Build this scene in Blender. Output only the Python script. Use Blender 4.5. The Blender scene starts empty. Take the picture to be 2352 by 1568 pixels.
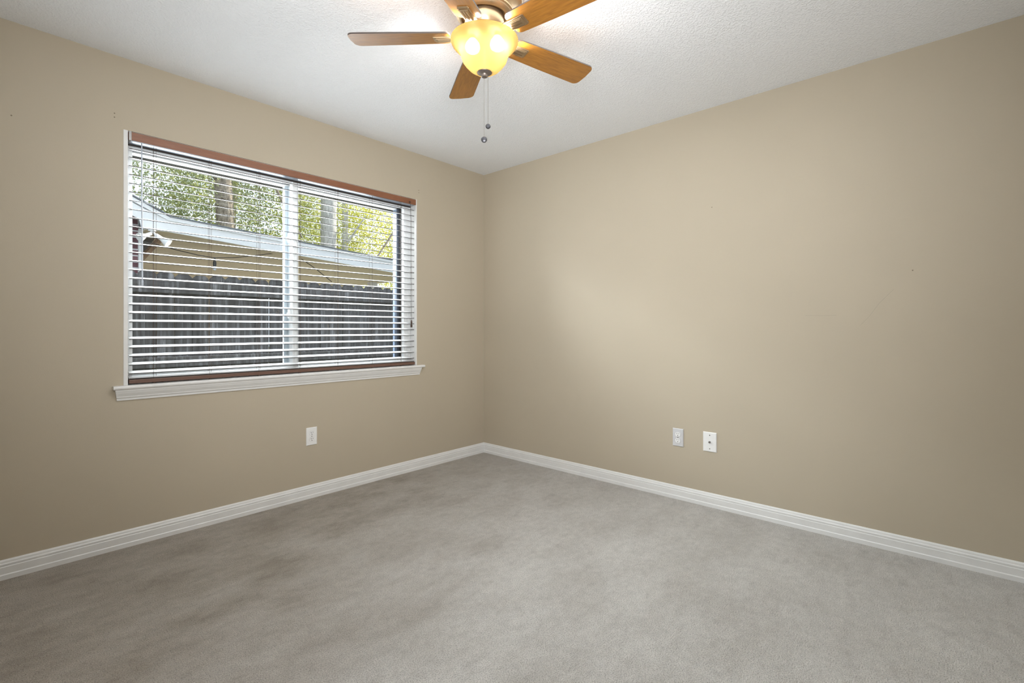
import bpy, math, random
from mathutils import Vector, Matrix
import numpy as np

S = bpy.context.scene
COL = S.collection
PI = math.pi
R = math.radians

# ---------------------------------------------------------------- camera
F_PX, W_PX, HOR = 1120.8, 2352.0, 752.5
TH = R(42.02)
V = (math.cos(TH), math.sin(TH)); RT = (math.sin(TH), -math.cos(TH))
CAM = (-4.309 * V[0] + 0.249 * RT[0], -4.309 * V[1] + 0.249 * RT[1], 1.0937)
cd = bpy.data.cameras.new('camera'); co = bpy.data.objects.new('camera', cd); COL.objects.link(co)
co.location = CAM; co.rotation_euler = (PI / 2, 0, TH - PI / 2)
cd.sensor_width = 36; cd.lens = F_PX / W_PX * 36; cd.shift_y = -(784 - HOR) / W_PX
cd.clip_start = 0.02; cd.clip_end = 200
S.camera = co

# ---------------------------------------------------------------- view, sky, lights
S.view_settings.view_transform = 'Standard'; S.view_settings.look = 'None'
S.view_settings.exposure = 0.27; S.view_settings.gamma = 1.0
S.view_settings.use_curve_mapping = False
S.cycles.max_bounces = 10; S.cycles.diffuse_bounces = 5; S.cycles.transparent_max_bounces = 16
S.cycles.sample_clamp_indirect = 6.0
S.cycles.use_denoising = True

wd = bpy.data.worlds.new('sky'); S.world = wd; wd.use_nodes = True
bg = wd.node_tree.nodes['Background']
bg.inputs[0].default_value = (0.80, 0.90, 1.0, 1); bg.inputs[1].default_value = 1.45

def lamp(kind, name, loc, energy, color=(1, 1, 1), direction=None, size=None, size_y=None, spread=None):
    l = bpy.data.lights.new(name, kind); l.energy = energy; l.color = color
    o = bpy.data.objects.new(name, l); COL.objects.link(o); o.location = loc
    if direction: o.rotation_euler = Vector(direction).to_track_quat('-Z', 'Y').to_euler()
    if size is not None:
        if kind == 'AREA':
            l.size = size
            if size_y: l.shape = 'RECTANGLE'; l.size_y = size_y
            if spread: l.spread = R(spread)
        elif kind == 'SUN': l.angle = size
        else: l.shadow_soft_size = size
    return o
lamp('SUN', 'sun', (8, 4, 9), 7.5, (1.0, 0.93, 0.80), direction=(-0.88, 0.03, -0.47), size=R(0.6))
# outdoor lamps stand in for daylight; two fills added beside camera, under ceiling
lamp('AREA', 'window_daylight', (-1.63, 0.55, 1.88), 52, (0.90, 0.95, 1.0), direction=(0.15, -1, -0.30), size=1.9, size_y=1.0)
lamp('AREA', 'camera_fill', (-2.95, -2.95, 1.55), 26, (0.97, 0.985, 1.0), direction=(0.70, 0.66, 0.22), size=0.9, size_y=0.9, spread=115)
lamp('AREA', 'skylight', (-2.1, 1.15, 2.75), 600, (0.88, 0.94, 1.0), direction=(0.30, -1, -0.62), size=2.4, size_y=0.9)
lamp('AREA', 'overhead_fill', (-1.75, -1.9, 2.40), 20, (0.96, 0.98, 1.0), direction=(0, 0, -1), size=1.5, size_y=1.5)

# ---------------------------------------------------------------- material helpers
def new_mat(name):
    m = bpy.data.materials.new(name); m.use_nodes = True
    nt = m.node_tree
    return m, nt, nt.nodes['Principled BSDF']
def coords(nt, scale=(1, 1, 1), kind='Object'):
    tc = nt.nodes.new('ShaderNodeTexCoord'); mp = nt.nodes.new('ShaderNodeMapping')
    mp.inputs['Scale'].default_value = scale
    nt.links.new(tc.outputs[kind], mp.inputs['Vector']); return mp.outputs[0]
def noise(nt, vec, scale, detail=3, rough=0.55, dist=0.0):
    n = nt.nodes.new('ShaderNodeTexNoise'); n.inputs['Scale'].default_value = scale
    n.inputs['Detail'].default_value = detail; n.inputs['Roughness'].default_value = rough
    n.inputs['Distortion'].default_value = dist
    nt.links.new(vec, n.inputs['Vector']); return n.outputs['Fac']
def ramp(nt, fac, stops):
    r = nt.nodes.new('ShaderNodeValToRGB'); e = r.color_ramp.elements
    while len(e) < len(stops): e.new(0.5)
    for i, (p, c) in enumerate(stops):
        e[i].position = p; e[i].color = (c[0], c[1], c[2], 1)
    nt.links.new(fac, r.inputs[0]); return r.outputs[0]
def mix(nt, a, b, fac, mode='MIX'):
    m = nt.nodes.new('ShaderNodeMix'); m.data_type = 'RGBA'; m.blend_type = mode
    for s, v in ((m.inputs['A'], a), (m.inputs['B'], b)):
        pass
    ins = [i for i in m.inputs if i.type == 'RGBA']
    for s, v in ((ins[0], a), (ins[1], b)):
        if isinstance(v, tuple): s.default_value = (*v[:3], 1)
        else: nt.links.new(v, s)
    f = m.inputs[0]
    if isinstance(fac, (int, float)): f.default_value = fac
    else: nt.links.new(fac, f)
    return [o for o in m.outputs if o.type == 'RGBA'][0]
def math_node(nt, op, a, b=None):
    n = nt.nodes.new('ShaderNodeMath'); n.operation = op
    for i, v in enumerate((a, b)):
        if v is None: continue
        if isinstance(v, (int, float)): n.inputs[i].default_value = v
        else: nt.links.new(v, n.inputs[i])
    return n.outputs[0]
def bump(nt, bsdf, height, strength, dist):
    b = nt.nodes.new('ShaderNodeBump'); b.inputs['Strength'].default_value = strength
    b.inputs['Distance'].default_value = dist
    nt.links.new(height, b.inputs['Height']); nt.links.new(b.outputs[0], bsdf.inputs['Normal'])
def plain(name, col, rough=0.5, metal=0.0, var=0.06, scale=30, bmp=0.0):
    m, nt, b = new_mat(name)
    v = coords(nt); n = noise(nt, v, scale)
    c = ramp(nt, n, [(0.3, tuple(x * (1 - var) for x in col)), (0.7, tuple(min(1, x * (1 + var)) for x in col))])
    nt.links.new(c, b.inputs['Base Color']); b.inputs['Roughness'].default_value = rough
    b.inputs['Metallic'].default_value = metal
    if bmp: bump(nt, b, n, bmp, 0.002)
    return m

M = {}
def wall_paint():
    m, nt, b = new_mat('tan_wall_paint'); v = coords(nt)
    big = noise(nt, v, 1.3, 2)
    c = ramp(nt, big, [(0.3, (0.455, 0.398, 0.306)), (0.7, (0.475, 0.415, 0.319))])
    nt.links.new(c, b.inputs['Base Color']); b.inputs['Roughness'].default_value = 0.62
    b.inputs['Specular IOR Level'].default_value = 0.35
    bump(nt, b, noise(nt, v, 220, 2), 0.10, 0.002); return m
M['wall'] = wall_paint()
def ceiling_mat():
    m, nt, b = new_mat('textured_ceiling_white'); v = coords(nt)
    n1 = noise(nt, v, 115, 3, 0.5); n2 = noise(nt, v, 190, 2)
    h = math_node(nt, 'ADD', ramp(nt, n1, [(0.45, (0, 0, 0)), (0.68, (1, 1, 1))]), math_node(nt, 'MULTIPLY', n2, 0.35))
    b.inputs['Base Color'].default_value = (0.85, 0.872, 0.905, 1); b.inputs['Roughness'].default_value = 0.9
    bump(nt, b, h, 0.42, 0.005); return m
M['ceiling'] = ceiling_mat()
def carpet_mat():
    m, nt, b = new_mat('beige_carpet'); v = coords(nt)
    tuft = noise(nt, v, 240, 3, 0.65)
    mid = noise(nt, v, 26, 5, 0.7)
    big = noise(nt, coords(nt, (1.0, 1.5, 1.0)), 2.3, 5, 0.62, 0.1)
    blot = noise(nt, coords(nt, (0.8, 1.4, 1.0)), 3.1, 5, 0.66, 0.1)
    # trodden dirt blotches, plus painted shade: browner towards the window wall and the left
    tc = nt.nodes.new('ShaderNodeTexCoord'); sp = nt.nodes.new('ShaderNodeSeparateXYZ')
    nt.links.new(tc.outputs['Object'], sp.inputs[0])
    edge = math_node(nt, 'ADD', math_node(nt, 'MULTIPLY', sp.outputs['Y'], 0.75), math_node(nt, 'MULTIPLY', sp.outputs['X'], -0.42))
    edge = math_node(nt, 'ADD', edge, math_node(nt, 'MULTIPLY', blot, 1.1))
    soil_shade = ramp(nt, edge, [(0.0, (0, 0, 0)), (1.0, (1, 1, 1))])
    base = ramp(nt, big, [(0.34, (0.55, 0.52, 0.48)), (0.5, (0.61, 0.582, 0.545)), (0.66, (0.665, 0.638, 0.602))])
    soiled_shaded = ramp(nt, blot, [(0.36, (0.50, 0.455, 0.395)), (0.52, (0.43, 0.385, 0.325)), (0.66, (0.35, 0.305, 0.25))])
    c = mix(nt, base, soiled_shaded, soil_shade)
    c = mix(nt, c, ramp(nt, mid, [(0.32, (0.84, 0.84, 0.84)), (0.62, (1.06, 1.06, 1.06))]), 0.7, 'MULTIPLY')
    c = mix(nt, c, ramp(nt, tuft, [(0.34, (0.55, 0.54, 0.52)), (0.56, (1.16, 1.16, 1.16))]), 0.85, 'MULTIPLY')
    # crushed, scuffed pile: small irregular darker marks
    rub = noise(nt, coords(nt, (1.0, 2.2, 1.0)), 7.5, 6, 0.72, 0.3)
    c = mix(nt, c, ramp(nt, rub, [(0.30, (0.72, 0.71, 0.70)), (0.46, (1.0, 1.0, 1.0))]), 0.5, 'MULTIPLY')
    nt.links.new(c, b.inputs['Base Color']); b.inputs['Roughness'].default_value = 0.95
    b.inputs['Specular IOR Level'].default_value = 0.1
    b.inputs['Sheen Weight'].default_value = 0.15
    h = math_node(nt, 'ADD', tuft, math_node(nt, 'MULTIPLY', mid, 0.8))
    bump(nt, b, h, 0.9, 0.011); return m
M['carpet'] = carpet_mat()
M['trim'] = plain('white_trim_paint', (0.74, 0.74, 0.73), 0.38, var=0.03, scale=12)
M['vinyl'] = plain('white_vinyl', (0.80, 0.81, 0.82), 0.4, var=0.02)
M['gasket'] = plain('black_gasket', (0.02, 0.02, 0.02), 0.6)
M['alu'] = plain('blue_grey_aluminium', (0.10, 0.125, 0.17), 0.45, 0.2)
M['sash'] = plain('pale_blue_grey_sash', (0.45, 0.51, 0.56), 0.4, 0.1)
M['slat'] = plain('white_slat', (0.78, 0.78, 0.77), 0.42, var=0.02)
M['slat_edge'] = plain('dark_slat_edge', (0.035, 0.028, 0.024), 0.5)
M['cord'] = plain('brown_cord', (0.06, 0.035, 0.025), 0.8)
M['headrail'] = plain('pale_headrail_steel', (0.42, 0.45, 0.50), 0.35, 0.3, var=0.03)
M['dark'] = plain('dark_slot', (0.02, 0.018, 0.016), 0.6)
M['plate'] = plain('white_plate', (0.80, 0.80, 0.79), 0.35, var=0.02)
M['plate_grey'] = plain('light_grey_plate', (0.60, 0.60, 0.61), 0.4, var=0.03)
M['steel'] = plain('dull_steel', (0.30, 0.29, 0.28), 0.35, 0.9)
M['wand'] = plain('clear_wand', (0.50, 0.55, 0.63), 0.2, var=0.02)
def wood(name, dark, light, scale, stretch, rough=0.35, coat=0.3):
    m, nt, b = new_mat(name)
    g = noise(nt, coords(nt, stretch), scale, 4, 0.6, 0.4)
    c = ramp(nt, g, [(0.3, dark), (0.7, light)])
    nt.links.new(c, b.inputs['Base Color']); b.inputs['Roughness'].default_value = rough
    b.inputs['Coat Weight'].default_value = coat; b.inputs['Coat Roughness'].default_value = 0.25
    return m
M['valance'] = wood('brown_valance_wood', (0.19, 0.070, 0.030), (0.25, 0.098, 0.045), 40, (0.4, 6, 6), 0.4)
M['rail'] = wood('brown_rail_wood', (0.115, 0.062, 0.045), (0.16, 0.088, 0.062), 40, (0.4, 8, 8), 0.4)
M['blade'] = wood('amber_blade_wood', (0.23, 0.090, 0.012), (0.40, 0.170, 0.022), 14, (0.9, 9, 9), 0.36, 0.35)
M['blade_edge'] = plain('dark_blade_edge', (0.03, 0.018, 0.012), 0.5)
M['bronze'] = plain('brushed_bronze', (0.44, 0.32, 0.19), 0.34, 0.85, var=0.08, scale=20)
M['pewter'] = plain('brown_pewter', (0.20, 0.165, 0.14), 0.4, 0.7)
M['chain'] = plain('chain_metal', (0.22, 0.20, 0.18), 0.4, 0.8)
M['fob'] = plain('dark_fob', (0.05, 0.05, 0.055), 0.35, 0.6)
def glass_mat():
    m, nt, b = new_mat('window_glass'); nt.nodes.remove(b)
    out = nt.nodes['Material Output']
    tr = nt.nodes.new('ShaderNodeBsdfTransparent'); tr.inputs[0].default_value = (0.97, 0.985, 0.98, 1)
    gl = nt.nodes.new('ShaderNodeBsdfGlossy'); gl.inputs['Roughness'].default_value = 0.02
    fr = nt.nodes.new('ShaderNodeFresnel'); fr.inputs[0].default_value = 1.27
    mx = nt.nodes.new('ShaderNodeMixShader')
    nt.links.new(fr.outputs[0], mx.inputs[0]); nt.links.new(tr.outputs[0], mx.inputs[1]); nt.links.new(gl.outputs[0], mx.inputs[2])
    nt.links.new(mx.outputs[0], out.inputs[0]); return m
M['glass'] = glass_mat()
def shade_mat():
    m, nt, b = new_mat('amber_frosted_glass'); nt.nodes.remove(b)
    out = nt.nodes['Material Output']; v = coords(nt)
    n = noise(nt, v, 9, 3)
    c = ramp(nt, n, [(0.3, (0.0160, 0.0098, 0.0028)), (0.7, (0.0205, 0.0136, 0.0045))])
    tl = nt.nodes.new('ShaderNodeBsdfTranslucent'); nt.links.new(c, tl.inputs[0])
    df = nt.nodes.new('ShaderNodeBsdfDiffuse'); df.inputs[0].default_value = (0.06, 0.035, 0.012, 1)
    tp = nt.nodes.new('ShaderNodeBsdfTransparent'); tp.inputs[0].default_value = (0.95, 0.93, 0.89, 1)
    m1 = nt.nodes.new('ShaderNodeMixShader'); m1.inputs[0].default_value = 0.25
    nt.links.new(tl.outputs[0], m1.inputs[1]); nt.links.new(df.outputs[0], m1.inputs[2])
    m2 = nt.nodes.new('ShaderNodeMixShader'); m2.inputs[0].default_value = 0.003
    nt.links.new(m1.outputs[0], m2.inputs[1]); nt.links.new(tp.outputs[0], m2.inputs[2])
    nt.links.new(m2.outputs[0], out.inputs[0]); return m
M['shade'] = shade_mat()
def inner_glass():
    m, nt, b = new_mat('clear_inner_glass'); nt.nodes.remove(b)
    tp = nt.nodes.new('ShaderNodeBsdfTransparent'); tp.inputs[0].default_value = (0.97, 0.96, 0.94, 1)
    nt.links.new(tp.outputs[0], nt.nodes['Material Output'].inputs[0]); return m
M['shade_inner'] = inner_glass()
def emit(name, col, s):
    m, nt, b = new_mat(name); nt.nodes.remove(b)
    e = nt.nodes.new('ShaderNodeEmission'); e.inputs[0].default_value = (*col, 1); e.inputs[1].default_value = s
    nt.links.new(e.outputs[0], nt.nodes['Material Output'].inputs[0]); return m
M['bulb'] = emit('lit_bulb', (1.0, 0.985, 0.95), 720)

# ---------------------------------------------------------------- mesh helpers
class MB:
    def __init__(self): self.v = []; self.f = []; self.m = []
    def add(self, vs, fs, mat=0):
        o = len(self.v); self.v += [tuple(p) for p in vs]
        self.f += [tuple(i + o for i in f) for f in fs]; self.m += [mat] * len(fs); return self
    def box(self, x0, x1, y0, y1, z0, z1, mat=0, T=None):
        vs = [(x0, y0, z0), (x1, y0, z0), (x1, y1, z0), (x0, y1, z0), (x0, y0, z1), (x1, y0, z1), (x1, y1, z1), (x0, y1, z1)]
        if T is not None: vs = [T @ Vector(p) for p in vs]
        mats = mat if isinstance(mat, (list, tuple)) else [mat] * 6
        fs = [(0, 3, 2, 1), (4, 5, 6, 7), (0, 1, 5, 4), (1, 2, 6, 5), (2, 3, 7, 6), (3, 0, 4, 7)]
        o = len(self.v); self.v += [tuple(p) for p in vs]
        for f, k in zip(fs, mats): self.f.append(tuple(i + o for i in f)); self.m.append(k)
        return self
    def lathe(self, prof, seg=40, c=(0, 0), mat=0):
        n = len(prof); vs = []; fs = []
        for k in range(seg):
            a = 2 * PI * k / seg
            for r, z in prof: vs.append((c[0] + r * math.cos(a), c[1] + r * math.sin(a), z))
        for k in range(seg):
            k2 = (k + 1) % seg
            for i in range(n - 1): fs.append((k * n + i, k2 * n + i, k2 * n + i + 1, k * n + i + 1))
        return self.add(vs, fs, mat)
    def tube(self, pts, r, seg=6, mat=0):
        pts = [Vector(p) for p in pts]; n = len(pts); vs = []; fs = []
        rs = r if isinstance(r, (list, tuple)) else [r] * n
        for i, p in enumerate(pts):
            d = (pts[min(i + 1, n - 1)] - pts[max(i - 1, 0)]).normalized()
            a = d.cross(Vector((0, 0, 1)) if abs(d.z) < 0.9 else Vector((1, 0, 0))).normalized(); b = d.cross(a)
            for k in range(seg):
                t = 2 * PI * k / seg; vs.append(p + (a * math.cos(t) + b * math.sin(t)) * rs[i])
        for i in range(n - 1):
            for k in range(seg):
                k2 = (k + 1) % seg; fs.append((i * seg + k, i * seg + k2, (i + 1) * seg + k2, (i + 1) * seg + k))
        fs.append(tuple(range(seg))[::-1]); fs.append(tuple((n - 1) * seg + k for k in range(seg)))
        return self.add(vs, fs, mat)
    def prism(self, poly, h0, h1, fn, mat=0, side=None):      # poly of (a,b), fn(a,b,h) -> xyz
        n = len(poly); vs = [fn(a, b, h0) for a, b in poly] + [fn(a, b, h1) for a, b in poly]
        self.add(vs, [tuple(range(n))[::-1], tuple(range(n, 2 * n))], mat)
        o = len(self.v) - 2 * n
        for i in range(n):
            j = (i + 1) % n; self.f.append((o + i, o + j, o + n + j, o + n + i)); self.m.append(mat if side is None else side)
        return self
    def build(self, name, mats, parent=None, smooth=False, bevel=0.0, loc=None, seg=2):
        me = bpy.data.meshes.new(name); me.from_pydata(self.v, [], self.f)
        for k in (mats if isinstance(mats, list) else [mats]): me.materials.append(k)
        me.polygons.foreach_set('material_index', self.m)
        import bmesh
        bm = bmesh.new(); bm.from_mesh(me); bmesh.ops.recalc_face_normals(bm, faces=bm.faces); bm.to_mesh(me); bm.free()
        if smooth:
            me.polygons.foreach_set('use_smooth', [True] * len(me.polygons))
            try: me.set_sharp_from_angle(angle=R(40))
            except Exception: pass
        me.update()
        o = bpy.data.objects.new(name, me); COL.objects.link(o)
        if loc is not None: o.location = loc
        if parent is not None: o.parent = parent
        if bevel:
            md = o.modifiers.new('bevel', 'BEVEL'); md.width = bevel; md.segments = seg; md.limit_method = 'ANGLE'
        return o
def tag(o, label=None, cat=None, group=None, kind=None):
    for k, v in (('label', label), ('category', cat), ('group', group), ('kind', kind)):
        if v: o[k] = v
    return o
def empty(name, loc=(0, 0, 0), rz=0.0, parent=None):
    o = bpy.data.objects.new(name, None); COL.objects.link(o); o.location = loc; o.rotation_euler = (0, 0, rz)
    o.empty_display_size = 0.1
    if parent is not None: o.parent = parent
    return o
def copy_part(src, parent):
    c = src.copy(); COL.objects.link(c); c.parent = parent
    for ch in src.children: copy_part(ch, c)
    return c

# ================================================================ room shell
X0, Y0, H = -3.62, -3.78, 2.44           # far side walls behind the camera; the photographed corner is the origin
OX0, OX1, OZ0, OZ1 = -2.5238, -0.727, 0.786, 2.083   # window opening
WT = 0.20
b = MB()
b.box(X0 - .15, OX0, 0, WT, -.1, H).box(OX1, .15, 0, WT, -.1, H)
b.box(OX0, OX1, 0, WT, -.1, OZ0).box(OX0, OX1, 0, WT, OZ1, H)
wl = tag(b.build('wall_left', M['wall']), 'tan painted wall with the window in it', 'wall', kind='structure')
wr = tag(MB().box(0, .15, Y0 - .15, 0, -.1, H).build('wall_right', M['wall']), 'tan painted wall without a window, right of the corner', 'wall', kind='structure')
tag(MB().box(X0 - .15, 0, Y0 - .15, Y0, -.1, H).build('wall_back', M['wall']), 'tan painted wall behind the viewpoint', 'wall', kind='structure')
tag(MB().box(X0 - .15, X0, Y0, 0, -.1, H).build('wall_front', M['wall']), 'tan painted wall facing the windowless wall', 'wall', kind='structure')
tag(MB().box(X0 - .15, .15, Y0 - .15, WT, H, H + .16).build('ceiling', M['ceiling']), 'white textured ceiling with the fan', 'ceiling', kind='structure')
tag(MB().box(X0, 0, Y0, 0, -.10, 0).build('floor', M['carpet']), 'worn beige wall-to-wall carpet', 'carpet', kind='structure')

def mark(pts, w, parent, axis, mat):
    m_ = MB()
    for (a0, z0), (a1, z1) in zip(pts[:-1], pts[1:]):
        d = Vector((a1 - a0, z1 - z0)); n = Vector((-d.y, d.x)).normalized() * w / 2
        q = [(a0 + n.x, z0 + n.y), (a1 + n.x, z1 + n.y), (a1 - n.x, z1 - n.y), (a0 - n.x, z0 - n.y)]
        if axis == 0: m_.prism(q, 0.0, -0.0004, lambda a, z, h: (h, a, z))
        else: m_.prism(q, 0.0, -0.0004, lambda a, z, h: (a, h, z))
    return m_.build('scuff_mark', mat, parent)
M['scuff'] = plain('faint_scuff', (0.36, 0.315, 0.25), 0.7)
M['hole'] = plain('nail_hole_dark', (0.19, 0.155, 0.11), 0.8)
mark([(-2.8584, 1.2829), (-2.80, 1.215), (-2.76, 1.150), (-2.7236, 1.1059)], .0012, wr, 0, M['scuff'])
mark([(-2.48, 1.160), (-2.56, 1.158), (-2.62, 1.159)], .0012, wr, 0, M['scuff'])
def nail_hole(parent, p, axis, r=.003):
    m_ = MB(); q = [(r * math.cos(2 * PI * k / 10), r * math.sin(2 * PI * k / 10)) for k in range(10)]
    if axis == 1: m_.prism(q, 0, -.0005, lambda a, z, h: (p[0] + a, h, p[1] + z))
    else: m_.prism(q, 0, -.0005, lambda a, z, h: (h, p[0] + a, p[1] + z))
    return m_.build('nail_hole', M['hole'], parent)
for p in ((-2.9143, 2.0262), (-2.5586, 2.1519), (-2.5586, 2.1326), (-.7072, 2.1588), (-.7072, 2.1399)): nail_hole(wl, p, 1)
for p in ((-2.93, 1.37), (-1.98, 1.83)): nail_hole(wr, p, 0, .003)

# baseboards: moulded profile (distance from the wall, height)
BP = [(0, 0), (.0165, 0), (.0165, .020), (.0135, .024), (.0135, .054), (.0115, .057), (.0125, .060), (.0125, .066), (.009, .070), (.0075, .078), (.004, .0835), (0, .0835)]
def baseboard(name, fn, L0, L1, label):
    o = MB()
    n = len(BP); vs = []
    for end in (0, 1):
        for d, z in BP:
            s = (L0 + d) if end == 0 else (L1 - d)          # mitred ends
            vs.append(fn(s, d, z))
    fs = [tuple(range(n))[::-1], tuple(range(n, 2 * n))] + [(i, (i + 1) % n, n + (i + 1) % n, n + i) for i in range(n)]
    o.add(vs, fs)
    return tag(o.build(name, M['trim']), label, 'baseboard', kind='structure')
baseboard('baseboard_left', lambda s, d, z: (-s, -d, z), 0, -X0, 'white moulded baseboard under the window wall')
baseboard('baseboard_right', lambda s, d, z: (-d, -s, z), 0, -Y0, 'white moulded baseboard along the right wall')
baseboard('baseboard_back', lambda s, d, z: (-s, Y0 + d, z), 0, -X0, 'white moulded baseboard behind the viewpoint')
baseboard('baseboard_front', lambda s, d, z: (X0 + d, -s, z), 0, -Y0, 'white moulded baseboard facing the right wall')

# ================================================================ window
win = tag(empty('window_1', (0, 0, 0)), 'white horizontal sliding window behind the open blind', 'window', kind='structure')
JL, JR, FY = -2.506, -0.737, 0.071       # jamb inner faces, front of the vinyl frame
j = MB().box(OX0, JL, -.002, WT, OZ0 + .02, OZ1).box(JR, OX1, -.002, WT, OZ0 + .02, OZ1).box(JL, JR, .004, WT, OZ1 - .004, OZ1 - .0005)
j.build('jamb', M['trim'], win, bevel=.001)
f = MB()                                  # outer vinyl frame with track grooves
def vgroove(x0, x1, z0, z1, n):
    w = (x1 - x0) / n
    for i in range(n): f.box(x0 + i * w + .0012, x0 + (i + 1) * w - .0012, FY - .002, FY, z0, z1)
f.box(-.798, JR, FY, .125, .80, OZ1 - .004).box(JL, -2.475, FY, .125, .80, OZ1 - .004)
f.box(-1.652, -1.615, FY, .137, .82, 2.06)
f.box(-2.475, -.798, FY, .125, 2.034, OZ1 - .004).box(-2.475, -.798, FY, .125, .80, .850)
f.box(-2.475, -.798, FY + .012, .10, 2.020, 2.034).box(-2.475, -.798, FY + .012, .10, .850, .860)
vgroove(-.798, JR, .80, OZ1 - .004, 4); vgroove(-1.652, -1.615, .82, 2.06, 3)
f.build('frame', M['vinyl'], win, bevel=.0012)
MB().box(-.806, -.797, .101, .122, .85, 2.03).box(-2.476, -2.470, .101, .122, .85, 2.03).box(-2.475, -.80, .101, .122, 2.018, 2.030).build('gasket', M['gasket'], win)
a_ = MB().box(-.824, -.79, .126, .175, .83, 2.04).box(-2.50, -2.47, .126, .175, .83, 2.04)
a_.build('outer_frame', M['alu'], win, bevel=.001)
MB().box(-2.49, -.81, .126, .175, 2.012, 2.04).box(-2.49, -.81, .126, .175, .80, .842).build('outer_frame', M['vinyl'], win, bevel=.001)
s_ = MB().box(-1.672, -1.640, .138, .172, .842, 2.012).box(-1.655, -1.652, .118, .137, .845, 2.01)
s_.build('sash', M['sash'], win, bevel=.001)
gm = MB().box(-2.475, -1.668, .150, .153, .842, 2.012).box(-1.642, -.82, .150, .153, .842, 2.012)
gm.build('glass_pane', M['glass'], win)
for z in (1.672, 1.185):
    l_ = MB().box(-1.664, -1.652, .090, .118, z - .030, z + .030).box(-1.674, -1.660, .098, .108, z - .022, z + .006)
    l_.build('latch', M['vinyl'], win, bevel=.002)
M['lintel'] = plain('dark_lintel', (0.06, 0.055, 0.045), 0.8)
MB().box(OX0, OX1, WT, WT + .03, 2.002, 2.30).build('lintel', M['lintel'], win)
# stool and apron
sill = MB()
sp_ = [(-.030, -.0185), (-.034, -.014), (-.035, -.008), (-.033, -.003), (-.029, 0), (.071, 0), (.071, -.0185)]
n = len(sp_)
def stool(m_):
    xl, xr = -2.5670, -.6715
    m_.prism([(y, .806 + z) for y, z in sp_[:5]] + [(-.0, .806), (-.0, .7875)], xl, xr, lambda a, z, h: (h, a, z))
    m_.box(OX0, OX1, 0, .071, .7875, .806)
stool(sill)
ss = sill.build('window_sill', M['trim'], win)
ap = MB()                                 # crown-like apron, its ends raked
AP = [(0, .732), (-.006, .732), (-.007, .742), (-.012, .747), (-.013, .753), (-.021, .768), (-.024, .776), (-.026, .780), (-.026, .7875), (0, .7875)]
vs = []
for s in (0, 1):
    for y, z in AP:
        t = (z - .732) / .0555
        vs.append(((-2.550 - .010 * t) if s == 0 else (-.7035 + .006 * t), y, z))
n = len(AP)
ap.add(vs, [tuple(range(n))[::-1], tuple(range(n, 2 * n))] + [(i, (i + 1) % n, n + (i + 1) % n, n + i) for i in range(n)])
ap.build('apron', M['trim'], win)

# ================================================================ window blind
bl = tag(empty('window_blind', (-1.62, .03, .806)), 'open white slat blind with brown wooden valance and bottom rail', 'blind')
def bp(mb, name, mat, parent=None, **k):   # part built in world coordinates under the blind
    o = mb.build(name, mat, parent or bl, **k)
    if parent is None: o.location = tuple(-c for c in bl.location)
    return o
BX0, BX1 = -2.4985, -0.742
bp(MB().box(-2.504, -.7375, -.0065, .0025, 2.037, 2.0785).box(-2.504, -2.498, .0025, .03, 2.037, 2.0785), 'valance', M['valance'], bevel=.004, seg=3)
hr = MB().box(-2.496, -.742, .006, .060, 2.036, 2.076, [0, 0, 0, 0, 0, 0]).box(-2.496, -.742, .0585, .0605, 2.026, 2.037, 1)
bp(hr, 'headrail', [M['headrail'], M['slat_edge']])
bracket = bp(MB().box(-2.5035, -2.492, -.0085, .03, 2.034, 2.081), 'end_bracket', M['steel'], bevel=.001)
tilt = R(11.2); sl = MB()
N_SL = 27
for i in range(N_SL + 1):
    z = 1.9995 + .004 - i * (1.1375 / (N_SL - 1)) if i < N_SL else .8405
    T = Matrix.Translation((0, .037, z)) @ Matrix.Rotation(tilt, 4, 'X')
    hw, t = .0252, .0020
    prof = [(-hw, -t), (-hw * .5, .0002 - t), (0, .0004 - t), (hw * .5, .0002 - t), (hw, -t), (hw, t), (hw * .5, .0002 + t), (0, .0004 + t), (-hw * .5, .0002 + t), (-hw, t)]
    nn = len(prof); vs = [T @ Vector((x, y, zz)) for x in (BX0, BX1) for y, zz in prof]
    fs = [tuple(range(nn))[::-1], tuple(range(nn, 2 * nn))] + [(k, (k + 1) % nn, nn + (k + 1) % nn, nn + k) for k in range(nn)]
    o_ = len(sl.v); sl.v += [tuple(p) for p in vs]; sl.f += [tuple(k + o_ for k in q) for q in fs]
    sl.m += [0, 0] + [1 if k in (4, 9) else 0 for k in range(nn)]
bp(sl, 'slat_stack', [M['slat'], M['slat_edge']])
rail = bp(MB().box(-2.500, -.739, .006, .062, .8115, .8315), 'bottom_rail', M['rail'], bevel=.002)
LX = [-2.3932, -2.1352, -1.8751, -1.6278, -1.3695, -1.1057, -.860]
for x in LX:
    c = MB().tube([(x - .004, .0105, 2.04), (x - .004, .0105, .83)], .0008, 5).tube([(x + .004, .063, 2.04), (x + .004, .063, .83)], .0008, 5)
    c.tube([(x + .012, .036, 2.04), (x + .012, .036, .83)], .0008, 5)
    for i in range(N_SL):
        z = 1.9995 + .004 - i * (1.1375 / (N_SL - 1))
        c.tube([(x - .004, .0105, z - .008), (x + .004, .063, z + .003)], .0005, 4)
    bp(c, 'ladder_cord', M['cord'])
    bb = MB().lathe([(0, .8065), (.007, .8065), (.008, .809), (.008, .8116), (0, .8116)], 12, (x, .018)); o = bb.build('cord_button', M['cord'], rail)
lc = MB().tube([(-.800, -.008, 2.050), (-.795, -.012, 2.03), (-.7875, -.012, 1.9), (-.786, -.012, 1.30), (-.7855, -.012, 1.13)], .0012, 6)
lc.tube([(-.806, -.010, 2.048), (-.800, -.0115, 2.053), (-.793, -.010, 2.048)], .003, 6)
lift = bp(lc, 'lift_cord', M['cord'])
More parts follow.
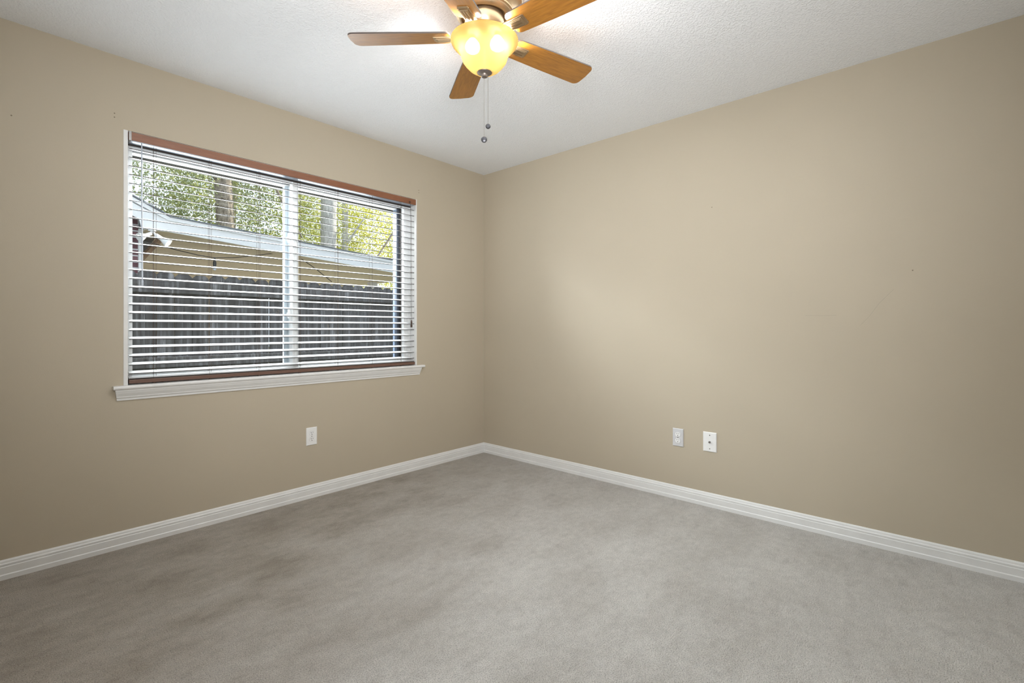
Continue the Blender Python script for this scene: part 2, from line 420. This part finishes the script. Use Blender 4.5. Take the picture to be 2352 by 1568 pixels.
MB().lathe([(0, 1.155), (.004, 1.15), (.0065, 1.135), (.005, 1.12), (.0075, 1.108), (.006, 1.098), (0, 1.096)], 12, (-.7855, -.012)).build('cord_tassel', M['cord'], lift, smooth=True)
tw = MB().tube([(-2.4505, -.004, 2.034), (-2.4505, -.006, 2.02), (-2.4490, -.008, 1.33)], .003, 8).tube([(-2.449, -.008, 1.335), (-2.4485, -.008, 1.31)], .0045, 8)
bp(tw, 'tilt_wand', M['wand'])

# ================================================================ outlets and cable plate
def oct_outline(w, h, flat):               # receptacle face: circle with flattened top and bottom
    pts = []
    for k in range(28):
        a = 2 * PI * k / 28; pts.append((w * math.cos(a), max(-flat, min(flat, h * math.sin(a)))))
    return pts
def wall_plate(name, fn, w, h, label, cat, plate_mat):
    # fn(u, v, d): u along the wall, v up, d out of the wall (metres)
    root = empty(name, fn(0, -h / 2, 0)); root['label'] = label; root['category'] = cat
    inv = Vector(root.location)
    def F(u, v, d): return tuple(Vector(fn(u, v, d)) - inv)
    hw, hh = w / 2, h / 2
    m_ = MB(); q = [(-hw, -hh), (hw, -hh), (hw, hh), (-hw, hh)]; s = .0035
    vs = [F(a, b_, 0) for a, b_ in q] + [F(a, b_, .003) for a, b_ in q] + [F(a - math.copysign(s, a), b_ - math.copysign(s, b_), .0058) for a, b_ in q]
    fs = [(3, 2, 1, 0), (8, 9, 10, 11)]
    for lv in (0, 4):
        fs += [(lv + i, lv + (i + 1) % 4, lv + 4 + (i + 1) % 4, lv + 4 + i) for i in range(4)]
    m_.add(vs, fs).build('plate', plate_mat, root)
    return root, F
def screw(F, root, u, v, mat):
    q = [(.0033 * math.cos(2 * PI * k / 12), .0033 * math.sin(2 * PI * k / 12)) for k in range(12)]
    return MB().prism([(u + a, v + b_) for a, b_ in q], .0056, .0068, F).build('screw', mat, root)
def duplex(fn, label, plate_mat):
    root, F = wall_plate('power_outlet', fn, .0705, .1135, label, 'outlet', plate_mat)
    for v0 in (.0195, -.0195):
        MB().prism([(a, v0 + c) for a, c in oct_outline(.0176, .0176, .0148)], .0054, .0060, F).build('face_ring', M['plate_grey'], root)
        r_ = MB().prism([(a, v0 + c) for a, c in oct_outline(.0168, .0168, .0140)], .0056, .0080, F).build('receptacle', M['plate'], root)
        for (u0, u1, w0, w1) in ((-.0074, -.0052, .0012, .0095), (.0052, .0074, .0022, .0088)):
            MB().prism([(u0, v0 + w0), (u1, v0 + w0), (u1, v0 + w1), (u0, v0 + w1)], .0076, .0083, F).build('slot', M['dark'], r_)
        MB().prism([(.0026 * math.cos(2 * PI * k / 12), v0 - .0066 + .0026 * math.sin(2 * PI * k / 12)) for k in range(12)], .0076, .0083, F).build('ground_hole', M['dark'], r_)
    screw(F, root, 0, 0, M['steel'])
    return root
duplex(lambda u, v, d: (-1.5615 + u, -d, .395 + v), 'white power outlet low on the wall under the window', M['plate'])
duplex(lambda u, v, d: (-d, -1.7685 - u, .3928 + v), 'pale grey power outlet with white sockets, beside the cable plate', M['plate_grey'])
root, F = wall_plate('cable_wall_plate', lambda u, v, d: (-d, -1.969 - u, .3945 + v), .0815, .1195, 'larger white wall plate with a single coaxial connector in its centre', 'wall plate', M['plate'])
screw(F, root, 0, .0415, M['steel']); screw(F, root, 0, -.0415, M['steel'])
cc = MB()
q = [(math.cos(2 * PI * k / 6), math.sin(2 * PI * k / 6)) for k in range(6)]
cc.prism([(a * .0065, c * .0065) for a, c in q], .0055, .009, F)
q = [(math.cos(2 * PI * k / 14), math.sin(2 * PI * k / 14)) for k in range(14)]
cc.prism([(a * .0047, c * .0047) for a, c in q], .009, .017, F); cc.prism([(a * .0015, c * .0015) for a, c in q], .017, .0175, F)
cc.build('coax_connector', M['steel'], root)

# ================================================================ ceiling fan
FX, FYc, ZB = -1.6715, -1.695, 2.245
fan = tag(empty('ceiling_fan', (FX, FYc, H)), 'five-blade wooden ceiling fan with a lit amber glass bowl', 'ceiling fan')
def zz(z): return z - H
def lat(prof, name, mat, seg=48, parent=None, smooth=True):
    return MB().lathe([(r, zz(z)) for r, z in prof], seg).build(name, mat, parent or fan, smooth=smooth)
lat([(0, 2.44), (.160, 2.44), (.160, 2.428), (.154, 2.420), (.150, 2.408), (.153, 2.402), (.153, 2.397), (.147, 2.393), (.147, 2.389), (.150, 2.385), (.149, 2.380),
     (.136, 2.374), (.124, 2.362), (.116, 2.350), (.112, 2.343), (.115, 2.339), (.115, 2.334), (.109, 2.331), (.109, 2.327), (.111, 2.323), (.108, 2.318), (.098, 2.314), (.092, 2.314), (.092, 2.325), (0, 2.325)], 'motor_housing', M['bronze'])
lat([(0, 2.325), (.072, 2.325), (.078, 2.318), (.078, 2.285), (.070, 2.272), (.056, 2.268), (.056, 2.252), (.064, 2.246), (.064, 2.236), (.045, 2.230), (0, 2.230)], 'hub', M['bronze'])
# amber bell bowl
bowl_o = [(.1335, 2.2300), (.1330, 2.2245), (.1285, 2.2155), (.1190, 2.2050), (.1085, 2.1955), (.1005, 2.1865), (.0955, 2.1770), (.0925, 2.1670), (.0870, 2.1500), (.0755, 2.1340), (.0610, 2.1190), (.0440, 2.1080), (.0270, 2.1020), (.0120, 2.1005)]
bowl_i = [(max(.012, r - .004), z + .003) for r, z in bowl_o][::-1]
sm_ = MB().lathe([(r, zz(z)) for r, z in bowl_o], 56, mat=0).lathe([(r, zz(z)) for r, z in [bowl_o[-1]] + bowl_i + [bowl_o[0]]], 56, mat=1)
sh = sm_.build('lamp_shade', [M['shade'], M['shade_inner']], fan, smooth=True)
sh['label'] = 'glowing amber glass bowl'
lat([(0, 2.1085), (.029, 2.1085), (.0305, 2.106), (.029, 2.1015), (.021, 2.0975), (.014, 2.0955), (.0125, 2.0930), (.0125, 2.0875), (.0100, 2.0850), (0, 2.0845)], 'finial', M['pewter'])
lat([(0, 2.2345), (.100, 2.2345), (.104, 2.237), (.102, 2.240), (0, 2.241)], 'light_shield_pan', M['bronze'])  # added pan, sized to shield the ceiling from the bulbs
rod = MB().tube([(0, 0, zz(2.232)), (0, 0, zz(2.108))], .004, 8).build('lamp_rod', M['pewter'], fan)
for sx, k, fw in ((-1, .046, .018), (1, .052, .036)):
    c = (RT[0] * sx * k - V[0] * fw, RT[1] * sx * k - V[1] * fw)
    bprof = [(0, zz(2.170)), (.014, zz(2.172)), (.025, zz(2.180)), (.029, zz(2.193)), (.026, zz(2.206)), (.017, zz(2.219)), (.012, zz(2.225)), (0, zz(2.225))]
    MB().lathe(bprof, 20, c).build('bulb', M['bulb'], fan, smooth=True)
    MB().lathe([(0, zz(2.225)), (.013, zz(2.225)), (.014, zz(2.230)), (.014, zz(2.242)), (0, zz(2.242))], 16, c).build('lamp_socket', M['pewter'], fan)
# blades
def blade_outline():
    p = []
    def arc(cx, cy, r, a0, a1, n=6):
        for k in range(n + 1):
            a = R(a0 + (a1 - a0) * k / n); p.append((cx + r * math.cos(a), cy + r * math.sin(a)))
    arc(.155, -.030, .022, 180, 270)            # root corners
    p.append((.30, -.0575))
    arc(.534 - .026, -.0620 + .026, .026, 270, 360)
    p.append((.5365, 0))
    arc(.534 - .026, .0620 - .026, .026, 0, 90)
    p.append((.30, .0575))
    arc(.155, .030, .022, 90, 180)
    return p
Tp = Matrix.Rotation(R(-11), 4, 'X')
bm_ = MB(); bm_.prism(blade_outline(), -.003, .003, lambda a, c, h: tuple(Tp @ Vector((a, c, h))), mat=0, side=1)
im = MB()                                       # blade iron with a stepped, ribbed cap under the blade
def ib(x0, x1, y0, y1, z0, z1): im.box(x0, x1, y0, y1, z0, z1, 0, Tp)
ib(.060, .125, -.012, .012, -.008, .000); ib(.110, .198, -.024, .024, -.0085, -.0030); ib(.115, .193, -.018, .018, -.012, -.0085)
ib(.118, .203, -.0215, .0215, -.0065, -.003)
for yy in (-.011, 0, .011): ib(.100, .186, yy - .0035, yy + .0035, -.0145, -.012)
blade0 = bm_.build('blade', [M['blade'], M['blade_edge']], fan); blade0.location = (0, 0, zz(ZB))
iron0 = im.build('blade_iron', M['bronze'], fan, bevel=.0015); iron0.location = (0, 0, zz(ZB))
PH = 130.2
for k in range(5):
    a = R(PH - 72 * k)
    for src in (blade0, iron0):
        o = src if k == 0 else src.copy()
        if k: COL.objects.link(o)
        o.parent = fan; o.rotation_euler = (0, 0, a)
# pull chains with fobs
for (off, zt, zb_, rr) in (((-.002, 0), 2.085, 1.8385, .0118), ((.0135, .006), 2.110, 1.8935, .0100)):
    cx_ = (RT[0] * off[0] + V[0] * off[1], RT[1] * off[0] + V[1] * off[1])
    ch = MB(); z = zt
    while z > zb_ + rr + .004:
        ch.lathe([(0, zz(z)), (.0013, zz(z - .0011)), (.0013, zz(z - .0021)), (0, zz(z - .0032))], 6, cx_); z -= .0042
    ch.tube([(cx_[0], cx_[1], zz(zt)), (cx_[0], cx_[1], zz(zb_))], .00045, 5)
    c_ = ch.build('pull_chain', M['chain'], fan)
    fb = MB()                                    # disc-shaped fob facing the room
    prof = [(0, -.0045), (rr * .7, -.0045), (rr, -.002), (rr, .002), (rr * .7, .0045), (0, .0045)]
    seg = 20; vs = []; fs = []; np_ = len(prof)
    for q in range(seg):
        a = 2 * PI * q / seg
        for r_, t in prof:
            u, w = r_ * math.cos(a), r_ * math.sin(a)
            vs.append((cx_[0] + RT[0] * u - V[0] * t, cx_[1] + RT[1] * u - V[1] * t, zz(zb_) + w))
    for q in range(seg):
        q2 = (q + 1) % seg
        fs += [(q * np_ + i, q2 * np_ + i, q2 * np_ + i + 1, q * np_ + i + 1) for i in range(np_ - 1)]
    fb.add(vs, fs).build('fob', M['fob'], c_, smooth=True)

# ================================================================ outside
GZ = -0.28
def ground_mat():
    m, nt, b = new_mat('yard_ground'); v = coords(nt); n_ = noise(nt, v, 6, 5, 0.7)
    nt.links.new(ramp(nt, n_, [(0.3, (0.10, 0.085, 0.05)), (0.55, (0.17, 0.16, 0.07)), (0.75, (0.26, 0.22, 0.14))]), b.inputs['Base Color'])
    b.inputs['Roughness'].default_value = 0.95; return m
M['ground'] = ground_mat()
tag(MB().box(-14, 24, WT + .02, 34, GZ - .2, GZ).build('ground', M['ground']), 'yard outside the window', 'ground', kind='structure')

def fence_mat():
    m, nt, b = new_mat('weathered_fence_wood')
    g = noise(nt, coords(nt, (6, 6, 0.35)), 4, 6, 0.72, 0.5)
    p = noise(nt, coords(nt, (1, 1, .6)), 5, 4, 0.65)
    c = ramp(nt, g, [(0.30, (0.010, 0.010, 0.011)), (0.50, (0.030, 0.030, 0.034)), (0.62, (0.070, 0.072, 0.082)), (0.76, (0.22, 0.225, 0.25))])
    c2 = mix(nt, c, ramp(nt, g, [(0.3, (0.09, 0.065, 0.045)), (0.7, (0.42, 0.33, 0.24))]), ramp(nt, p, [(0.66, (0, 0, 0)), (0.80, (1, 1, 1))]))
    nt.links.new(c2, b.inputs['Base Color']); b.inputs['Roughness'].default_value = 0.85
    bump(nt, b, g, 0.5, 0.004); return m
M['fence'] = fence_mat()
fe = tag(empty('wooden_fence', (0, 2.24, GZ)), 'weathered grey dog-ear board fence across the yard', 'fence')
rnd = random.Random(5)
bo = MB(); x = -4.5
while x < 7.5:
    w = .134 + rnd.uniform(-.004, .004); top = 1.60 + rnd.uniform(-.012, .012); y = 2.24 + rnd.uniform(-.003, .003); e = .032
    lean = rnd.uniform(-.004, .004)
    q = [(x, GZ + .04), (x + w, GZ + .04), (x + w + lean, top - e), (x + w - e + lean, top), (x + e + lean, top), (x + lean, top - e)]
    bo.prism(q, y, y + .016, lambda a, z, h: (a, h - 2.24, z - GZ)); x += w + rnd.choice((.001, .002, .002, .004, .007))
bo.build('board_panel', M['fence'], fe)
for z0, z1 in ((1.405, 1.515), (.735, .828), (-.08, .01)):
    MB().box(-4.5, 7.5, -.042, -.002, z0 - GZ, z1 - GZ).build('fence_rail', M['fence'], fe, bevel=.004)

# unseen overhang added above the window to block sky light outside
M['eave'] = plain('white_added_overhang', (0.6, 0.6, 0.6), 0.6)
tag(MB().box(X0 - .5, 1.5, WT, .78, 2.47, 2.60).build('added_overhang', M['eave']), 'unseen white overhang added outside to block sky light', 'roof overhang', kind='structure')

# ---- neighbour's house and porch
def brick_mat():
    m, nt, b = new_mat('dark_red_brick')
    bt = nt.nodes.new('ShaderNodeTexBrick'); tc = nt.nodes.new('ShaderNodeTexCoord')
    sp = nt.nodes.new('ShaderNodeSeparateXYZ'); cb = nt.nodes.new('ShaderNodeCombineXYZ')
    nt.links.new(tc.outputs['Object'], sp.inputs[0]); nt.links.new(sp.outputs[0], cb.inputs[0]); nt.links.new(sp.outputs[2], cb.inputs[1])
    nt.links.new(cb.outputs[0], bt.inputs['Vector'])
    bt.inputs['Color1'].default_value = (0.085, 0.035, 0.045, 1); bt.inputs['Color2'].default_value = (0.13, 0.055, 0.065, 1)
    bt.inputs['Mortar'].default_value = (0.46, 0.45, 0.47, 1); bt.inputs['Scale'].default_value = 1
    bt.inputs['Mortar Size'].default_value = .009; bt.inputs['Brick Width'].default_value = .215; bt.inputs['Row Height'].default_value = .075
    nt.links.new(bt.outputs['Color'], b.inputs['Base Color']); b.inputs['Roughness'].default_value = 0.9; return m
M['brick'] = brick_mat()
M['ext_white'] = plain('white_exterior_trim', (0.66, 0.67, 0.69), 0.55, var=0.03, scale=5)
def boards_mat(name, c0, c1, pitch, axis=1):
    m, nt, b = new_mat(name); tc = nt.nodes.new('ShaderNodeTexCoord'); sp = nt.nodes.new('ShaderNodeSeparateXYZ')
    nt.links.new(tc.outputs['Object'], sp.inputs[0])
    fr = math_node(nt, 'FRACT', math_node(nt, 'DIVIDE', sp.outputs[axis], pitch))
    g = ramp(nt, fr, [(0.0, (0.35, 0.35, 0.35)), (0.10, (1, 1, 1)), (0.95, (1, 1, 1)), (1.0, (0.35, 0.35, 0.35))])
    n_ = noise(nt, coords(nt), 2.5, 3)
    nt.links.new(mix(nt, ramp(nt, n_, [(0.3, c0), (0.7, c1)]), g, 0.8, 'MULTIPLY'), b.inputs['Base Color'])
    b.inputs['Roughness'].default_value = 0.7; return m
M['porch'] = boards_mat('tan_beadboard', (0.58, 0.525, 0.42), (0.66, 0.60, 0.48), .07)
M['siding'] = boards_mat('tan_lap_siding', (0.50, 0.42, 0.28), (0.56, 0.47, 0.32), .12, 2)
M['porch_shade'] = plain('dark_porch_shade', (0.13, 0.125, 0.12), 0.8)
M['timber'] = wood('brown_porch_timber', (0.16, 0.10, 0.06), (0.30, 0.20, 0.13), 20, (3, 3, 3), 0.7, 0)
M['shingle'] = plain('grey_shingles', (0.12, 0.13, 0.145), 0.9, var=0.3, scale=40)
M['concrete'] = plain('porch_concrete', (0.42, 0.40, 0.37), 0.9)
HY = 4.0
nb = tag(empty('neighbor_house', (-1.66, 4.3, GZ)), 'neighbouring brick house with white gable trim and covered porch', 'house')
NO = Vector(nb.location)
def nbp(mb, name, mat, parent=None, **k):
    mb.v = [tuple(Vector(p) - NO) for p in mb.v]
    return mb.build(name, mat, parent or nb, **k)
def ceil_z(x): return 2.2595 - .0705 * (x + 1.428)
PX1 = 2.47
nbp(MB().box(-8, -1.66, 4.30, 4.5, GZ, 2.45).box(-1.86, -1.66, 4.5, 9.6, GZ, 2.25), 'brick_wall', M['brick'])
nbp(MB().box(-1.665, -1.628, 4.27, 4.36, GZ, 2.30), 'corner_trim', M['ext_white'])
# white gable board with the rake going up to the left
gq = [(-1.428, 2.2595), (-1.428, 2.43), (-1.804, 2.6126), (-4.4, 3.88), (-4.4, 3.68), (-1.804, 2.4161), (-1.7103, 2.3661), (-1.6855, 2.2597)]
gq2 = [(-1.428, 2.2595), (-1.428, 2.395), (-1.804, 2.5622), (-4.4, 3.83), (-4.4, 3.68), (-1.804, 2.4161), (-1.7103, 2.3661), (-1.6855, 2.2597)]
nbp(MB().prism(gq2, HY, HY + .03, lambda a, z, h: (a, h, z)), 'gable_board', M['ext_white'])
nbp(MB().prism([(-1.428, 2.394), (-1.405, 2.432), (-4.4, 3.885), (-4.4, 3.83)], HY - .02, HY + .03, lambda a, z, h: (a, h, z)), 'rake_trim', M['ext_white'])
fq = [(-1.428, ceil_z(-1.428)), (PX1, ceil_z(PX1)), (PX1, ceil_z(PX1) + .175), (-1.428, 2.400)]
nbp(MB().prism(fq, HY, HY + .035, lambda a, z, h: (a, h, z)), 'porch_fascia', M['ext_white'])
nbp(MB().prism([(-1.428, 2.394), (PX1, ceil_z(PX1) + .170), (PX1, ceil_z(PX1) + .208), (-1.405, 2.434)], HY - .022, HY, lambda a, z, h: (a, h, z)), 'drip_trim', M['ext_white'])
rq = [(-1.40, 2.434), (PX1 + .05, ceil_z(PX1) + .206), (PX1 + .05, ceil_z(PX1) + .222), (-1.40, 2.452), (-4.4, 3.905), (-4.4, 3.887)]
nbp(MB().prism(rq, HY - .035, 9.8, lambda a, z, h: (a, h, z)), 'roof', M['shingle'])
nbp(MB().prism([(-1.62, ceil_z(-1.62)), (PX1, ceil_z(PX1)), (PX1, ceil_z(PX1) + .02), (-1.62, ceil_z(-1.62) + .02)], HY + .03, 9.6, lambda a, z, h: (a, h, z)), 'porch_ceiling', M['porch'])
nbp(MB().box(-1.66, 1.6, 9.45, 9.6, GZ, 2.06), 'back_wall', M['siding'])
nbp(MB().prism([(-1.628, 2.255), (-1.43, 2.25), (-1.628, 1.93)], 4.62, 4.66, lambda a, z, h: (a, h, z)), 'porch_shade_panel', M['porch_shade'])  # added dark panel standing in for shade inside the porch
nbp(MB().tube([(-1.40, 4.42, 2.245), (-1.66, 4.50, 1.88)], .035, 4), 'brace', M['timber'])
nbp(MB().box(2.25, 2.39, 5.43, 5.57, GZ, ceil_z(2.25) - .002), 'porch_post', M['ext_white'])
nbp(MB().box(-1.66, 2.6, 4.35, 9.45, GZ, GZ + .08), 'porch_slab', M['concrete'])
# floodlight under the eave
fl = tag(empty('security_floodlight', (-1.60, 3.94, 2.245)), 'white twin-head floodlight under the porch corner next to the brick wall', 'light')
FO = Vector(fl.location)
def cone(mb, p0, p1, r0, r1, seg=16):
    return mb.tube([Vector(p0) - FO, Vector(p0) * .55 + Vector(p1) * .45 - FO, Vector(p1) - FO], [r0, r0 * 1.05, r1], seg)
MB().tube([(0, 0, .014), (0, 0, -.012)], .04, 16).build('mount_plate', M['ext_white'], fl)
cone(MB(), (-1.615, 3.93, 2.20), (-1.735, 3.86, 2.13), .020, .050).build('lamp_head', M['ext_white'], fl, smooth=True)
cone(MB(), (-1.565, 3.93, 2.19), (-1.455, 3.86, 2.10), .024, .058).build('lamp_head', M['ext_white'], fl, smooth=True)
MB().tube([(0, 0, -.01), (-.02, -.01, -.05)], .012, 8).tube([(0, 0, -.01), (.04, -.01, -.06)], .012, 8).build('swivel_arm', M['ext_white'], fl)
# string light
st = tag(empty('string_light', (-.85, 4.25, 2.0)), 'black patio string light with a clear bulb sagging under the porch roof', 'string light')
SO = Vector(st.location)
cp = [(-1.62, 2.1581), (-1.45, 2.115), (-1.26, 2.0784), (-1.05, 2.045), (-.849, 2.0278), (-.62, 2.055), (-.4025, 2.0998), (-.15, 2.16), (.0797, 2.2), (.2804, 2.16), (.545, 2.0075), (.8094, 1.8237)]
MB().tube([Vector((x, 4.25, z)) - SO for x, z in cp], .0055, 6).build('cable', M['gasket'], st)
def SL(prof, name, mat): MB().lathe([(r, z - 2.0) for r, z in prof], 14, (.0006, 0)).build(name, mat, st, smooth=True)
SL([(0, 2.028), (.010, 2.028), (.012, 1.99), (.020, 1.975), (.021, 1.93), (.016, 1.915), (0, 1.915)], 'bulb_socket', M['gasket'])
SL([(0, 1.916), (.013, 1.916), (.020, 1.895), (.021, 1.885), (.014, 1.862), (0, 1.857)], 'glass_bulb', M['wand'])

# ---- trees
def leaf_mat(name, c0, c1, trans):
    m, nt, b = new_mat(name); nt.nodes.remove(b); out = nt.nodes['Material Output']
    n_ = noise(nt, coords(nt), 3.5, 4, 0.7); n2 = noise(nt, coords(nt), 40, 2)
    c = ramp(nt, math_node(nt, 'ADD', math_node(nt, 'MULTIPLY', n_, .6), math_node(nt, 'MULTIPLY', n2, .4)), [(0.38, c0), (0.62, c1)])
    d = nt.nodes.new('ShaderNodeBsdfDiffuse'); t = nt.nodes.new('ShaderNodeBsdfTranslucent'); mx = nt.nodes.new('ShaderNodeMixShader')
    nt.links.new(c, d.inputs[0]); nt.links.new(mix(nt, c, (1.0, 0.95, 0.35), 0.25), t.inputs[0]); mx.inputs[0].default_value = trans
    nt.links.new(d.outputs[0], mx.inputs[1]); nt.links.new(t.outputs[0], mx.inputs[2]); nt.links.new(mx.outputs[0], out.inputs[0]); return m
M['leaf_cool'] = leaf_mat('cool_green_leaf', (0.12, 0.16, 0.07), (0.38, 0.42, 0.22), 0.45)
M['leaf_mid'] = leaf_mat('olive_leaf', (0.16, 0.19, 0.045), (0.50, 0.52, 0.17), 0.5)
M['leaf_sun'] = leaf_mat('yellow_green_leaf', (0.28, 0.30, 0.035), (0.78, 0.74, 0.14), 0.55)
def bark_mat(name, c0, c1, s):
    m, nt, b = new_mat(name); g = noise(nt, coords(nt, (1, 1, .35)), s, 5, 0.7)
    nt.links.new(ramp(nt, g, [(0.35, c0), (0.65, c1)]), b.inputs['Base Color']); b.inputs['Roughness'].default_value = 0.9
    bump(nt, b, g, 0.7, 0.03); return m
M['bark_brown'] = bark_mat('brown_bark', (0.11, 0.085, 0.06), (0.38, 0.32, 0.25), 16)
M['bark_pale'] = bark_mat('pale_grey_bark', (0.30, 0.29, 0.27), (0.58, 0.56, 0.53), 14)
def foliage(clusters, size, seed, base):
    rg = np.random.default_rng(seed); P = []
    for (c, rad, n_, clump) in clusters:
        k = max(4, n_ // clump)
        d = rg.normal(size=(k, 3)); d /= np.linalg.norm(d, axis=1)[:, None]
        cc_ = d * (rg.random((k, 1)) ** (1 / 2.6)) * np.array(rad) + np.array(c)
        P.append(np.repeat(cc_, clump, axis=0) + rg.normal(size=(k * clump, 3)) * .17)
    P = np.concatenate(P); n_ = len(P)
    a = rg.normal(size=(n_, 3)); a /= np.linalg.norm(a, axis=1)[:, None]
    t = rg.normal(size=(n_, 3)); b_ = np.cross(a, t); b_ /= np.linalg.norm(b_, axis=1)[:, None]
    nrm = np.cross(a, b_); s = (size * rg.uniform(.65, 1.35, (n_, 1)))
    P = P - np.array(base)
    q = np.stack([P - a * s * .5, P + b_ * s * .26 + nrm * s * .06, P + a * s * .5, P - b_ * s * .26 + nrm * s * .06], axis=1).reshape(-1, 3)
    f_ = np.arange(n_ * 4).reshape(-1, 4)
    me = bpy.data.meshes.new('foliage'); me.from_pydata(q.tolist(), [], f_.tolist()); me.update(); return me
def tree(name, base, trunk, radii, bark, branches, clusters, size, seed, leafm, label):
    root = tag(empty(name, base), label, 'tree', 'trees behind the neighbouring house')
    B = Vector(base)
    MB().tube([Vector(p) - B for p in trunk], radii, 14).build('trunk', bark, root, smooth=True)
    for br, r0 in branches:
        MB().tube([Vector(p) - B for p in br], [r0 * (1 - .7 * i / (len(br) - 1)) for i in range(len(br))], 8).build('branch', bark, root, smooth=True)
    me = foliage(clusters, size, seed, base); me.materials.append(leafm)
    o = bpy.data.objects.new('foliage', me); COL.objects.link(o); o.parent = root
    return root
tree('oak_tree', (1.95, 12.5, GZ), [(1.98, 12.5, GZ), (1.95, 12.5, 2.5), (1.90, 12.5, 4.0), (1.82, 12.5, 5.4), (1.72, 12.5, 6.6), (1.6, 12.5, 9)], [.28, .25, .235, .23, .21, .15], M['bark_brown'],
     [([(1.85, 12.5, 5.0), (1.2, 12.4, 6.0), (.5, 12.2, 6.6)], .07), ([(1.8, 12.5, 5.6), (2.6, 12.3, 6.6), (3.3, 12.1, 7.2)], .07), ([(1.75, 12.4, 6.6), (3.0, 12.0, 5.5), (3.4, 12.0, 4.7), (3.9, 12.0, 3.9)], .06)],
     [((1.9, 13.2, 6.3), (1.8, .5, 2.2), 5200, 16), ((.45, 12.6, 5.4), (1.0, .8, 1.7), 4000, 16), ((.9, 12.9, 4.0), (1.1, .6, 1.0), 3800, 16), ((2.7, 12.9, 4.6), (.9, .6, 2.2), 4600, 16), ((1.0, 11.9, 5.2), (.5, .4, 1.2), 1000, 16)], .075, 3, M['leaf_cool'],
     'oak with a leaning brown trunk and cool green leaves, behind the left window pane')
tree('pine_tree', (5.03, 12.5, GZ), [(5.0, 12.5, GZ), (5.02, 12.5, 3), (5.03, 12.5, 5), (5.03, 12.5, 7), (5.0, 12.5, 10)], [.27, .26, .255, .245, .2], M['bark_pale'], [],
     [((4.1, 12.9, 5.0), (.7, .5, 2.8), 5200, 16), ((5.2, 13.6, 5.4), (1.0, .4, 3.0), 5200, 16), ((3.9, 13.2, 3.2), (1.0, .5, 1.0), 2600, 16)], .075, 8, M['leaf_mid'],
     'tall tree with a straight pale grey trunk, behind the right window pane')
tree('maple_tree', (7.03, 15.0, GZ), [(6.95, 15, GZ), (7.0, 15, 3), (7.03, 15, 6), (7.2, 15, 10)], [.14, .13, .12, .09], M['bark_pale'],
     [([(7.0, 14.9, 4.4), (7.6, 14.4, 5.6)], .06)],
     [((7.6, 15.4, 5.4), (1.9, .5, 3.2), 9500, 16), ((6.9, 15.4, 3.4), (1.4, .5, 1.4), 4200, 16), ((8.8, 14.6, 4.4), (1.4, .8, 2.4), 4200, 16)], .085, 13, M['leaf_sun'],
     'slender pale-trunked tree with sunlit yellow-green leaves, beside the straight grey trunk')
tree('elm_tree', (10.2, 13.6, GZ), [(10.2, 13.6, GZ), (10.1, 13.6, 2.5), (9.9, 13.5, 4.5), (9.8, 13.4, 7)], [.16, .14, .12, .08], M['bark_brown'],
     [([(9.95, 13.5, 6.9), (8.3, 12.2, 5.9), (6.55, 12.0, 3.55)], .085)],
     [((9.6, 13.5, 4.0), (1.6, .8, 2.6), 5200, 16), ((8.7, 13.0, 2.2), (1.8, .6, 1.4), 3400, 16)], .085, 17, M['leaf_sun'],
     'yellow-green tree with one long bare slanting branch at the right edge of the window')
tree('ash_tree', (4.0, 19.0, GZ), [(4.0, 19, GZ), (4.1, 19, 4), (4.3, 19, 8)], [.2, .18, .13], M['bark_brown'], [],
     [((3.8, 19, 6.4), (2.2, 1.0, 4.2), 6200, 16), ((8.0, 19.5, 6.0), (2.8, 1.0, 4.6), 7200, 16)], .12, 21, M['leaf_mid'],
     'olive green tree farthest away, filling the gap between the two thick trunks')
